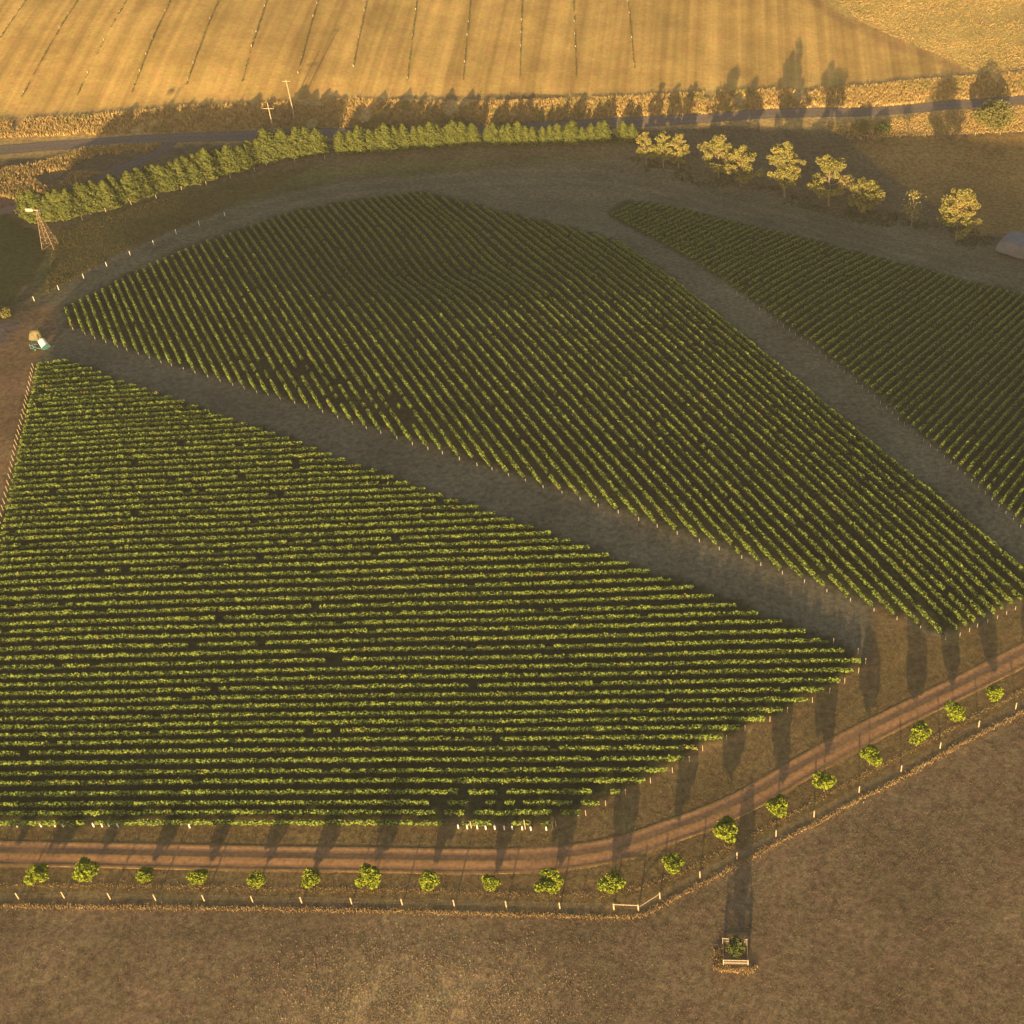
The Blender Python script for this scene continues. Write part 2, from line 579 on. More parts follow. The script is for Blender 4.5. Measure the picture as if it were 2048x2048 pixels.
for pts, wd, sd in (([(110, 690), (440, 795), (900, 950), (1400, 1130), (1740, 1290)], 9, 71), ([(1160, 440), (1300, 510), (1640, 790), (1960, 1050), (2160, 1210)], 9, 72),
                    ([(60, 615), (240, 525), (480, 425), (700, 372), (1000, 350), (1250, 350), (1500, 420), (1900, 520), (2100, 580)], 9, 73),
                    ([(-300, 1696), (0, 1702), (700, 1718), (980, 1723), (1180, 1709), (1348, 1660), (1638, 1515), (1928, 1370), (2160, 1250)], 18, 74)):
    dl = dist_line(pts)
    m = dl < wd
    st_ = vnoise(dl[m], dl[m] * 0 + .5, 1.6 if sd != 74 else 2.0, sd)
    zone[m] *= (1 + (.16 if sd != 74 else .22) * st_)[:, None] * np.stack([1 + .05 * st_, 1 + 0 * st_, 1 - .04 * st_], 1)
# field soil gets extra smooth blend
nx, ny = VX.shape
zz = zone.reshape(nx, ny, 3)
k = zz.copy()
k[1:-1, 1:-1] = (4 * zz[1:-1, 1:-1] + zz[:-2, 1:-1] + zz[2:, 1:-1] + zz[1:-1, :-2] + zz[1:-1, 2:]) / 8
zone = k.reshape(-1, 3)
idx = np.arange(nx * ny).reshape(nx, ny)
gf = np.stack([idx[:-1, :-1], idx[1:, :-1], idx[1:, 1:], idx[:-1, 1:]], -1).reshape(-1, 4)
gme = mesh_np('ground', np.stack([vx, vy, vz], 1), [gf], [M_ground], smooth=True)
for nm, arr in (('zone', zone), ('mask', mask)):
    a = gme.attributes.new(nm, 'FLOAT_COLOR', 'POINT')
    a.data.foreach_set('color', np.concatenate([arr, np.ones((len(arr), 1))], 1).astype(np.float32).ravel())
tag(obj('ground', gme), kind='structure')


# ------------------------------------------------------------------ roads and tracks (draped ribbons)
def ribbon(name, pts, width, mat, lift=.05, jit=.25, seed=1, nv=13, prof=None):
    c = resample(W(pts)[:, :2], 1.0)
    tg = np.gradient(c, axis=0)
    tg /= np.linalg.norm(tg, axis=1, keepdims=True)
    nrm = np.stack([-tg[:, 1], tg[:, 0]], 1)
    s = np.arange(len(c)) * 1.0
    vv = np.linspace(-1, 1, nv)
    P = []
    for v in vv:
        w = width / 2 * v
        off = w + (jit * (.6 * vnoise(s, s * 0 + v * 50 + seed * 9, 7.0, seed) + .5 * vnoise(s, s * 0 + v * 50 + 4, 2.2, seed + 1)) if abs(v) == 1 else 0)
        q = c + nrm * np.reshape(off, (-1, 1))
        up_ = np.interp(v, prof[0], prof[1]) if prof else 0.0
        up_ = up_ * (1 + .6 * vnoise(s, s * 0 + 3.3, 6.0, seed + 5)) if prof else 0.0
        P.append(np.concatenate([q, (terr(q[:, 0], q[:, 1]) + lift + up_)[:, None]], 1))
    P = np.stack(P, 1)
    n = len(c)
    I = np.arange(n * nv).reshape(n, nv)
    f = np.stack([I[:-1, :-1], I[:-1, 1:], I[1:, 1:], I[1:, :-1]], -1).reshape(-1, 4)[:, ::-1]
    me = mesh_np(name, P.reshape(-1, 3), [f], [mat], smooth=True)
    a = me.attributes.new('across', 'FLOAT', 'POINT')
    a.data.foreach_set('value', np.tile(vv, n).astype(np.float32))
    o = obj(name, me)
    return tag(o, kind='structure')


def track_material(name, soil, soil2, grass, wheel=(.28, .62), edge=.86):
    """wheel ruts of bare soil, grassier crown and margins"""
    m, nt, b = new_mat(name)
    av = nd(nt, 'ShaderNodeAttribute', attribute_name='across')
    g = nd(nt, 'ShaderNodeNewGeometry')
    ab = nd(nt, 'ShaderNodeMath', operation='ABSOLUTE')
    nt.links.new(av.outputs['Fac'], ab.inputs[0])
    n = nd(nt, 'ShaderNodeTexNoise')
    n.inputs['Scale'].default_value = .8
    n.inputs['Detail'].default_value = 5
    nt.links.new(g.outputs['Position'], n.inputs['Vector'])
    ad = nd(nt, 'ShaderNodeMath', operation='MULTIPLY_ADD')
    nt.links.new(n.outputs['Fac'], ad.inputs[0])
    ad.inputs[1].default_value = .3
    nt.links.new(ab.outputs[0], ad.inputs[2])
    rp = nd(nt, 'ShaderNodeValToRGB')
    e = rp.color_ramp.elements
    e[0].position = .15
    e[0].color = (*grass, 1)
    e[1].position = wheel[0] + .12
    e[1].color = (*soil, 1)
    e2 = e.new(wheel[1] + .17)
    e2.color = (*soil2, 1)
    e3 = e.new(min(edge + .15, 1.0))
    e3.color = (*grass, 1)
    nt.links.new(ad.outputs[0], rp.inputs['Fac'])
    n2 = nd(nt, 'ShaderNodeTexNoise')
    n2.inputs['Scale'].default_value = 1.7
    n2.inputs['Detail'].default_value = 5
    nt.links.new(g.outputs['Position'], n2.inputs['Vector'])
    mr = nd(nt, 'ShaderNodeMapRange')
    mr.inputs[1].default_value = .3
    mr.inputs[2].default_value = .7
    mr.inputs[3].default_value = .75
    mr.inputs[4].default_value = 1.25
    nt.links.new(n2.outputs['Fac'], mr.inputs[0])
    hs = nd(nt, 'ShaderNodeHueSaturation')
    nt.links.new(mr.outputs[0], hs.inputs['Value'])
    nt.links.new(rp.outputs['Color'], hs.inputs['Color'])
    nt.links.new(hs.outputs['Color'], b.inputs['Base Color'])
    b.inputs['Roughness'].default_value = 1.0
    b.inputs['Specular IOR Level'].default_value = 0.02
    return m


M_track = track_material('track_soil', (.315, .185, .10), (.335, .2, .105), (.25, .165, .075), wheel=(.3, .62))
M_asph = track_material('asphalt', (.19, .16, .135), (.2, .17, .14), (.18, .15, .12), wheel=(.3, .7), edge=1.0)
M_drive = track_material('gravel', (.17, .14, .13), (.17, .14, .13), (.17, .12, .08))

TRACK = [(-300, 1698), (-60, 1704), (0, 1706), (250, 1711), (700, 1719), (980, 1723), (1100, 1719), (1180, 1709), (1260, 1692), (1348, 1660),
         (1400, 1642), (1493, 1603), (1638, 1515), (1783, 1440), (1928, 1370), (2048, 1309), (2160, 1250), (2400, 1120)]
ribbon('dirt_track', TRACK, 5.2, M_track, .05, .75, 2, 41, ((-1, -.9, -.78, -.62, -.45, -.2, 0, .2, .45, .62, .78, .92, 1),
                                                        (-.06, .0, .02, -.03, -.03, .03, .07, .03, -.03, -.03, .02, .02, -.06)))
ROAD = [(-400, 330), (0, 301), (181, 286), (344, 277), (536, 270), (600, 266), (962, 257), (1143, 250), (1200, 248), (1420, 237), (1639, 224),
        (1858, 212), (2048, 200), (2400, 178)]
ribbon('road', ROAD, 5.4, M_asph, .06, .2, 3)
ribbon('farm_drive', [(-200, 470), (-20, 428), (50, 412), (100, 392), (180, 362), (260, 330), (330, 300), (344, 281)], 4.0, M_drive, .05, .4, 4)


# ------------------------------------------------------------------ vine rows
ONES = ['', 'first', 'second', 'third', 'fourth', 'fifth', 'sixth', 'seventh', 'eighth', 'ninth', 'tenth', 'eleventh', 'twelfth',
        'thirteenth', 'fourteenth', 'fifteenth', 'sixteenth', 'seventeenth', 'eighteenth', 'nineteenth']
TENS = {2: ('twentieth', 'twenty'), 3: ('thirtieth', 'thirty'), 4: ('fortieth', 'forty'), 5: ('fiftieth', 'fifty'), 6: ('sixtieth', 'sixty'),
        7: ('seventieth', 'seventy'), 8: ('eightieth', 'eighty')}


def ordw(n):
    if n < 20:
        return ONES[n]
    t, o = divmod(n, 10)
    return TENS[t][0] if o == 0 else TENS[t][1] + '-' + ONES[o]


post_mesh = {}


def post(name, parent, loc, h, r=.06, mat=None, lean=(0, 0)):
    key = (round(h, 2), round(r, 3), mat.name, lean)
    if key not in post_mesh:
        b = MB()
        b.tube((0, 0, -.15), (lean[0], lean[1], h), r, r * .92, 8)
        post_mesh[key] = b.mesh(name, [mat])
    return obj(name, post_mesh[key], parent, loc)


def vine_row(p0, p1, label, group, height=1.85, halfw=.42, dens=17, seed=0, sparse=(0, 0, 0), ends=(True, True), lift0=.3, posth=.95, pmat=None):
    r = np.random.default_rng(1000 + seed)
    p0 = np.array(p0[:2], float)
    p1 = np.array(p1[:2], float)
    L = np.linalg.norm(p1 - p0)
    d = (p1 - p0) / L
    nrm = np.array([-d[1], d[0]])
    mid = (p0 + p1) / 2
    base = np.array([mid[0], mid[1], float(terr(*mid))])
    root = empty('vine_row', base, label, 'vine row', group)
    # vigour along the row, one value per vine (1.6 m apart)
    nvine = max(2, int(L / 1.6))
    vig = np.clip(r.normal(1.0, .065, nvine), .75, 1.2)
    alive = r.random(nvine) > .02
    vig[~alive] *= .55
    alive = alive | (r.random(nvine) < .7)
    if sparse[2] > 0:
        u = np.linspace(0, 1, nvine)
        alive &= ~((u > sparse[0]) & (u < sparse[1]) & (r.random(nvine) < sparse[2]))
    n = int(L * dens)
    s = r.random(n) * L
    vi = np.clip((s / L * nvine).astype(int), 0, nvine - 1)
    keep = alive[vi]
    s, vi = s[keep], vi[keep]
    n = len(s)
    loc = (s / L * nvine - vi) * 2 - 1            # -1..1 within the vine
    vg = vig[vi] * (1 - .12 * loc ** 2)
    th = r.uniform(-.35, math.pi + .35, n)
    rad = np.sqrt(r.uniform(.35, 1.0, n))
    off = np.cos(th) * rad * halfw * vg
    hh = lift0 + (height * vg - lift0) * (.38 + .62 * np.sin(th) * rad)
    hh += np.where(r.random(n) < .05, r.uniform(.0, .25, n), 0)      # stray shoots
    hh = np.maximum(hh, .2)
    xy = p0 + s[:, None] * d + off[:, None] * nrm
    c = np.stack([xy[:, 0], xy[:, 1], terr(xy[:, 0], xy[:, 1]) + hh], 1)
    b = MB()
    outv = np.concatenate([(np.cos(th) * .9)[:, None] * nrm, (np.sin(th) * .8 + .1)[:, None]], 1)
    b.quads(leaf_quads(c - base, .29, r, out=outv))
    nleaf = n
    # light-blocking core added inside the leaves: an uneven hedge body per live vine
    k = np.where(alive)[0]
    seg = L / nvine
    m = len(k)
    a0 = k * seg
    a1 = (k + 1) * seg
    P = []
    hw = halfw * .5 * vig[k]
    for aa in (a0, (a0 + a1) / 2, a1):
        jit = r.uniform(.82, 1.05, m)
        for sx, hz in ((-1, .35), (-.8, .8), (.8, .8), (1, .35)):
            q = p0 + aa[:, None] * d + (sx * hw)[:, None] * nrm
            z = terr(q[:, 0], q[:, 1]) + hz * height * .95 * jit * vig[k]
            P.append(np.concatenate([q, z[:, None]], 1) - base)
    P = np.stack(P, 1)                            # m x 12 x 3
    fi = []
    for t in (0, 4):
        for e in range(3):
            fi.append([t + e, t + e + 1, t + e + 5, t + e + 4])
        fi.append([t + 3, t, t + 4, t + 7])
    fi += [[3, 2, 1, 0], [8, 9, 10, 11]]
    fi = np.array(fi)
    F_ = (np.arange(m)[:, None, None] * 12 + fi[None]).reshape(-1, 4)
    b.add(P.reshape(-1, 3), F_)
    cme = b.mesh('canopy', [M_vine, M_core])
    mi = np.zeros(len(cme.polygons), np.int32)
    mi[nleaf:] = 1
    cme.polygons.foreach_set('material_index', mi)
    obj('canopy', cme, root)
    for e, (q, sgn) in zip(ends, ((p0, -1), (p1, 1))):
        if e:
            w = q + sgn * d * .9
            z = float(terr(*w))
            post('end_post', root, (w[0] - base[0], w[1] - base[1], z - base[2]), posth, .06, pmat or M_tippost)
    return root


# block one: lower left, rows across the slope
B1_left_edge = np.array([(72, 727), (54, 814), (37, 884), (20, 972), (5, 1039), (-30, 1180), (-70, 1340), (-110, 1500), (-140, 1643)], float)
sl_y = [719, 740, 770, 905, 1050, 1207, 1440, 1600, 1643]
sl_v = [-.11, -.07, -.058, -.047, -.038, -.026, -.011, -.004, 0.0]
nb1 = len(B1R)
LEFT1 = []
for i, (rx, ry) in enumerate(B1R):
    s = np.interp(ry, sl_y, sl_v)
    xl = 0.0
    for _ in range(6):
        yl = ry - s * (rx - xl)
        xl = np.interp(yl, B1_left_edge[:, 1], B1_left_edge[:, 0])
    LEFT1.append((xl, yl))
G1 = 'vine rows of the lower left block'
for i in range(nb1):
    a = at(*LEFT1[i], 1.3)
    b_ = at(*B1R[i], 1.3)
    k = nb1 - i
    sp = (0, 0, 0)
    if k == 1:
        sp = (.83, 1.0, .8)
        lab = 'vine row edging the dirt track, nearest of the lower left block'
    elif k == nb1:
        lab = 'shortest vine row, at the far corner of the lower left block'
    else:
        lab = f'vine row in the lower left block, {ordw(k)} up from the dirt track'
    if k in (2, 3, 4):
        sp = (.75, 1.0, .25)
    vine_row(a, b_, lab, G1, 1.5, .38, 30, i, sp, (i < 34, i > 46), posth=1.5, pmat=M_wood)

# block two: middle, rows running up and away to the left
tb = np.array(BACK2, float)
wb = W(BACK2, 1.2)
dist = np.concatenate([[0], np.cumsum(np.linalg.norm(np.diff(wb[:, :2], axis=0), axis=1))])
anchor_i = [0, 6, 19, 50, len(B2F) - 1]
anchor_d = [dist[0], dist[2], dist[5], dist[12], dist[-1]]
G2 = 'vine rows of the middle block'
for i, fp in enumerate(B2F):
    a = at(*fp, 1.1)
    dd = np.interp(i, anchor_i, anchor_d)
    b_ = np.array([np.interp(dd, dist, wb[:, 0]), np.interp(dd, dist, wb[:, 1])])
    k = i + 1
    if k == len(B2F):
        lab = 'long vine row forming the right edge of the middle block'
    elif k == 1:
        lab = 'very short vine row at the left tip of the middle block'
    else:
        lab = f'vine row in the middle block, {ordw(k)} from its left tip'
    sp = (.06, .2, .3) if 17 <= k <= 30 else (0, 0, 0)
    vine_row(a, b_, lab, G2, 1.75, .38, 27, 200 + i, sp, (True, False))

# block three: right, rows running up and away to the right
fw = W(B3F, 1.1)[:, :2]
fd = np.concatenate([[0], np.cumsum(np.linalg.norm(np.diff(fw, axis=0), axis=1))])
pa, pb = at(1506, 600, 1.1)[:2], at(1761, 793, 1.1)[:2]
step3 = np.linalg.norm(pb - pa) / 21
va, vb = at(1721, 758, 1.1)[:2], at(1961, 567, 1.1)[:2]
dir3 = (vb - va) / np.linalg.norm(vb - va)
bw = W(B3B, 1.1)[:, :2]


def hit(p, d, line):
    best = None
    for q0, q1 in zip(line[:-1], line[1:]):
        e = q1 - q0
        den = d[0] * e[1] - d[1] * e[0]
        if abs(den) < 1e-9:
            continue
        t = ((q0[0] - p[0]) * e[1] - (q0[1] - p[1]) * e[0]) / den
        u = ((q0[0] - p[0]) * d[1] - (q0[1] - p[1]) * d[0]) / den
        if t > 2.0 and 0 <= u <= 1 and (best is None or t < best):
            best = t
    return best


G3 = 'vine rows of the right block'
i = 0
s = step3 * .8
while s < fd[-1]:
    p = np.array([np.interp(s, fd, fw[:, 0]), np.interp(s, fd, fw[:, 1])])
    t = hit(p, dir3, bw)
    if t:
        i += 1
        q = p + dir3 * min(t, 120.0)
        lab = ('shortest vine row at the far tip of the right block' if i == 1 else
               f'vine row in the right block, {ordw(i)} from its far tip')
        vine_row(p, q, lab, G3, 1.6, .36, 22, 400 + i, (0, 0, 0), (i > 26, False))
    s += step3
print('block three rows', i, 'spacing', step3)


# ------------------------------------------------------------------ trees
def tube_path(b, pts, r0, r1, seg=6):
    pts = np.array(pts, float)
    rr = np.linspace(r0, r1, len(pts))
    for a, c, ra, rb in zip(pts[:-1], pts[1:], rr[:-1], rr[1:]):
        b.tube(a, c, ra, rb, seg)


def conifer_meshes(h, rad, seed):
    r = np.random.default_rng(seed)
    t = MB()
    t.tube((0, 0, -.3), (0, 0, h * .85), .16, .04, 7)
    b = MB()
    n = 1900
    z = h * (.04 + .96 * r.random(n) ** 1.25)
    prof = np.interp(z / h, [0, .12, .5, .78, .93, 1.0], [.85, 1.0, .92, .62, .28, .06])
    th = r.random(n) * 2 * np.pi
    lob = 1 + .18 * np.sin(3 * th + seed) + .15 * np.sin(5 * th + z * 1.7)
    rr = rad * prof * lob * np.sqrt(r.uniform(.45, 1.08, n))
    c = np.stack([rr * np.cos(th), rr * np.sin(th), z], 1)
    b.quads(leaf_quads(c, .5, r, out=np.stack([np.cos(th), np.sin(th), .35 + 0 * th], 1)))
    pr = [(rad * .72 * p, h * q) for q, p in ((.06, .75), (.2, .95), (.45, .8), (.7, .5), (.88, .2), (.95, .02))]
    b.lathe(pr, seg=9)  # solid inner cone, added to stop light passing through the crown
    return b.mesh('crown', [M_conifer]), t.mesh('trunk', [M_bark])


def gum_meshes(h, rad, seed, low=.35, nb=12, per=330):
    r = np.random.default_rng(seed)
    t = MB()
    lean = r.uniform(-.06, .06, 2) * h
    top = np.array([lean[0], lean[1], h * .62])
    trunk = [np.array([0, 0, -.3]), np.array([lean[0] * .3, lean[1] * .3, h * .25]), top]
    tube_path(t, trunk, .34 * h / 14, .15 * h / 14, 9)
    b = MB()
    for k in range(nb):
        f = (k + .5) / nb
        zz = h * (low + (1 - low - .1) * f)
        prof = math.sin(math.pi * min(1, .28 + .72 * f)) ** .7 if f > .1 else .75
        th = k * 2.4 + r.uniform(-.4, .4)
        rr = rad * max(.18, prof) * r.uniform(.45, .85)
        c = np.array([lean[0] * f + rr * math.cos(th), lean[1] * f + rr * math.sin(th), zz])
        br = rad * r.uniform(.30, .46) * (1.0 if f < .85 else .8)
        st = trunk[1] + (top - trunk[1]) * min(1, max(0, f * 1.1 - .1))
        mid = (st + c) / 2 + np.array([0, 0, -.04 * h])
        tube_path(t, [st, mid, c], .11 * h / 14, .035, 6)
        for _ in range(4):
            c2 = c + r.normal(size=3) * br * np.array([.55, .55, .42])
            t.tube(mid, c2, .04, .015, 4)
            b2 = br * r.uniform(.35, .75)
            u = r.normal(size=(per // 4, 3))
            u /= np.linalg.norm(u, axis=1, keepdims=True)
            rd = b2 * np.cbrt(r.uniform(.1, 1.25, per // 4))
            p = c2 + u * rd[:, None] * np.array([1, 1, .7])
            b.quads(leaf_quads(p, .4, r))
    return b.mesh('crown', [M_euc]), t.mesh('trunk', [M_bark])


def round_meshes(h, rad, seed, mat, base=.42, n=650, leaf=.3, rough=.15):
    r = np.random.default_rng(seed)
    t = MB()
    t.tube((0, 0, -.15), (0, 0, h * .6), .07, .04, 7)
    b = MB()
    zc_ = h * (base + (1 - base) / 2)
    hz = h * (1 - base) / 2
    nl = 9
    cs = []
    for k in range(nl):
        th = k * 2.4
        f = (k + .5) / nl * 2 - 1
        q = math.sqrt(max(0, 1 - f * f)) * .62 * r.uniform(1 - rough, 1 + rough)
        cs.append([rad * q * math.cos(th), rad * q * math.sin(th), zc_ + hz * .62 * f])
        t.tube((0, 0, h * base * .9), cs[-1], .03, .012, 5)
    cs = np.array(cs)
    w = r.integers(0, nl, n)
    u = r.normal(size=(n, 3))
    u /= np.linalg.norm(u, axis=1, keepdims=True)
    s = r.uniform(.8 - rough * .35, 1.15 + rough * .2, nl)[w]
    p = cs[w] + u * (np.cbrt(r.uniform(.3, 1.1, n)) * s)[:, None] * np.array([rad * .5, rad * .5, hz * .52])
    b.quads(leaf_quads(p, leaf, r))
    return b.mesh('crown', [mat]), t.mesh('trunk', [M_bark])


def put_tree(name, meshes, loc, label, cat, group, s=1.0, rz=0.0, sz=None):
    root = empty(name, loc, label, cat, group, rz)
    root.scale = (s, s, sz or s)
    for nm, me in zip(('crown', 'trunk'), meshes):
        obj(nm, me, root)
    return root


# hedge of conifers along the road: every tree on its own
hx_top = [40, 69, 159, 232, 308, 362, 424, 500, 543, 616, 656]
hedge_base = [(30, 436), (109, 444), (225, 417), (319, 388), (435, 359), (536, 326), (652, 309)]
hedge_base2 = [(676, 310), (728, 309), (735, 308), (850, 300), (962, 292), (967, 294), (1100, 293), (1225, 288), (1238, 288), (1277, 288)]
hedge_x = [58, 80, 100, 120, 139, 159, 183, 208, 232, 258, 284, 308, 332, 357, 378, 401, 424, 448, 472, 496, 518, 541, 566, 586, 606, 626, 645]
hedge_x = sorted(hedge_x + [(a_ + b_1) // 2 for a_, b_1 in zip(hedge_x[:-1], hedge_x[1:])])
hedge_x2 = [688, 706, 722] + list(range(744, 962, 17)) + list(range(975, 1226, 16)) + [1246, 1266]
con = [conifer_meshes(10.2, 2.9, 31 + q) for q in range(4)]
r_ = np.random.default_rng(5)
GH = 'conifers of the roadside hedge'
hb = np.array(hedge_base, float)
hb2 = np.array(hedge_base2, float)
for n_, x in enumerate(hedge_x):
    p = at(x + float(r_.uniform(-5, 5)), np.interp(x, hb[:, 0], hb[:, 1]) - 8 + float(r_.uniform(-3, 3)))
    s = float(r_.uniform(.78, 1.06)) * (1.12 if x in (308, 362, 424, 232, 541) else 1.0)
    lab = 'conifer at the left end of the roadside hedge, beside the windmill' if n_ == 0 else \
        f'green conifer in the long left stretch of hedge, {ordw(n_ + 1)} from the windmill end'
    put_tree('conifer_tree', con[n_ % 4], p, lab, 'tree', GH, s * float(r_.uniform(.95, 1.2)), float(r_.uniform(0, 6)), s * float(r_.uniform(.74, .88)))
g2 = {'a': 0, 'b': 0, 'c': 0, 'd': 0}
for n_, x in enumerate(hedge_x2):
    p = at(x + float(r_.uniform(-4, 4)), np.interp(x, hb2[:, 0], hb2[:, 1]) - 7 + float(r_.uniform(-2, 2)))
    s = float(r_.uniform(.62, .86))
    if x > 960:
        s *= .85
    if x < 730:
        g2['a'] += 1
        lab = f'conifer in the separate short clump of hedge, {ordw(g2["a"])} from its left'
    elif x < 965:
        g2['b'] += 1
        lab = f'conifer in the hedge stretch right of the short clump, {ordw(g2["b"])} from its left'
    elif x < 1230:
        g2['c'] += 1
        lab = f'low conifer in the last long stretch of hedge, {ordw(g2["c"])} from its left'
    else:
        g2['d'] += 1
        lab = f'low conifer of the end pair beside the gum trees, {ordw(g2["d"])} from the left'
    put_tree('conifer_tree', con[(n_ * 3 + 1) % 4], p, lab, 'tree', GH, s * float(r_.uniform(1.1, 1.35)), float(r_.uniform(0, 6)), s)

# gum trees on the right, tops in the sun
GT = 'gum trees below the road'
gums = [  # x, base y, top y, crown width px, label
    (1293, 332, 262, 40, 'small gum tree with orange lit top, leftmost of the gum trees'),
    (1327, 336, 260, 34, 'slim gum tree, middle of the trio beside the hedge end'),
    (1357, 338, 262, 34, 'slim gum tree, right one of the trio beside the hedge end'),
    (1437, 358, 268, 60, 'broad rounded gum tree with warm orange crown'),
    (1481, 374, 288, 64, 'broad low gum tree leaning against the larger orange one'),
    (1569, 394, 278, 66, 'tall pyramid shaped gum tree with bright yellow top'),
    (1657, 412, 308, 70, 'rounded gum tree with a small side limb to its left'),
    (1729, 428, 355, 62, 'lower gum tree with only its top fringe in the sun'),
    (1911, 482, 378, 72, 'lone gum tree with forked pale limbs near the grey shed')]
for n_, (x, by, ty, wpx, lab) in enumerate(gums):
    p = at(x, by)
    k = pxm(p)
    ang = math.atan2(H - p[2], p[1])
    h = (by - ty) / (k * math.cos(ang)) * .97
    me = gum_meshes(h, wpx / k / 2 * 1.1, 60 + n_ * 3, low=.27, nb=13 + (n_ % 3) * 3, per=360 if wpx < 45 else 520)
    put_tree('gum_tree', me, p, lab, 'tree', GT, 1.0, 0.0)

# nearly bare tree whose tip alone is in the sun
p = at(1822, 455)
b = MB()
r0 = np.random.default_rng(3)
hb_ = (455 - 386) / (pxm(p) * .88)
tube_path(b, [(0, 0, -.2), (.2, 0, hb_ * .5), (0, .2, hb_ * .95)], .22, .07)
for k in range(9):
    z0 = hb_ * (.35 + .06 * k)
    th = k * 2.4
    b.tube((.1, 0, z0), (2.0 * math.cos(th), 2.0 * math.sin(th), z0 + 1.6), .06, .02, 5)
c = MB()
cc = r0.normal(size=(160, 3)) * np.array([.8, .8, .5]) + np.array([0, .2, hb_ * .95])
cc2 = r0.normal(size=(260, 3)) * np.array([1.5, 1.5, 1.6]) + np.array([0, 0, hb_ * .5])
c.quads(leaf_quads(np.concatenate([cc, cc2]), .45, r0))
root = empty('dying_tree', p, 'thin half bare tree in shade with one pale lit tuft on top', 'tree')
b.build('trunk', M_bark, root)
c.build('crown', M_euc, root)

# roadside shrubs on the right
for x, by, wpx, hm, mat, nm, lab in ((1722, 262, 38, 3.6, M_palebush, 'shrub', 'pale green rounded shrub beside the road'),
                                     (1767, 266, 34, 3.3, M_bush, 'shrub', 'dark green rounded shrub beside the road'),
                                     (1985, 255, 84, 9.0, M_palebush, 'shade_tree', 'large spreading grey-green tree beside the road at the right'),
                                     (14, 632, 26, 1.8, M_palebush, 'shrub', 'small yellow-green shrub at the left edge of the track')):
    p = at(x, by)
    k = pxm(p)
    me = round_meshes(hm, wpx / k / 2, int(x), mat, .08, 4200 if wpx > 50 else 900, .5 if wpx > 50 else .36)
    put_tree(nm, me, p, lab, 'shrub' if nm == 'shrub' else 'tree', None)

# young trees in the line between track and fence
YT = [(-8, 1744, 40), (80, 1746, 38), (184, 1747, 47), (295, 1746, 32), (404, 1750, 30), (517, 1754, 33), (625, 1752, 34), (746, 1753, 42),
      (862, 1760, 36), (983, 1760, 31), (1103, 1763, 43), (1224, 1766, 39), (1346, 1728, 40), (1451, 1666, 44), (1554, 1614, 40),
      (1648, 1566, 41), (1739, 1513, 38), (1836, 1468, 36), (1909, 1426, 37), (1988, 1384, 32), (2072, 1345, 36)]
yr = np.random.default_rng(17)
GY_ = 'young trees lining the dirt track'
for n_, (x, y, w) in enumerate(YT):
    p = at(x, y + 17)
    k = pxm(p)
    s = w / k / 3.1 * 1.08
    if n_ == 2:
        lab = 'bushiest young tree, largest of the line below the dirt track'
    elif n_ < 12:
        lab = f'young round tree on the straight below the dirt track, {ordw(n_ + 1)} from the left'
    else:
        lab = f'young round tree on the slanting line beside the track, {ordw(n_ - 11)} from the fence corner'
    me = round_meshes(3.6 * float(yr.uniform(.9, 1.15)), 1.6 * float(yr.uniform(.88, 1.08)), 90 + n_, M_young, float(yr.uniform(.18, .26) if n_ < 12 else yr.uniform(.3, .4)), 2300, .3, rough=.55)
    put_tree('young_tree', me, p, lab, 'tree', GY_, s, n_ * 1.3, s)

# ------------------------------------------------------------------ front fence
FP = [(-54, 1797), (38, 1798), (129, 1796), (221, 1798), (312, 1801), (409, 1802), (506, 1804), (604, 1806), (704, 1808), (805, 1810), (909, 1812),
      (1013, 1814), (1120, 1817), (1228, 1819), (1277, 1821), (1320, 1797), (1400, 1755), (1474, 1717), (1552, 1673), (1628, 1634),
      (1718, 1585), (1802, 1543), (1880, 1497), (1957, 1454), (2031, 1418), (2105, 1378)]
fp = W(FP)
root = empty('post_and_wire_fence', fp[13], 'pale timber post and wire fence bounding the brown field', 'fence')
o = np.array(fp[13])
for n_, q in enumerate(fp):
    post('fence_post', root, tuple(q - o), 1.75, .14 if n_ in (13, 14) else .12, M_wood)
for hz in (.45, .85, 1.25, 1.6):
    wmb = MB()
    for a, c in zip(fp[:-1], fp[1:]):
        wmb.tube(a - o + [0, 0, hz], c - o + [0, 0, hz], .006, .006, 4)
    wmb.build('fence_wire', M_wire, root)
rl = MB()
rl.tube(fp[13] - o + [0, 0, 1.45], fp[14] - o + [0, 0, 1.45], .075, .075, 8)
rl.build('brace_rail', M_wood, root)
rl = MB()
rl.tube(fp[14] - o + [0, 0, .9], fp[15] - o + [0, 0, 1.3], .05, .05, 8)
rl.build('brace_rail', M_wood, root)

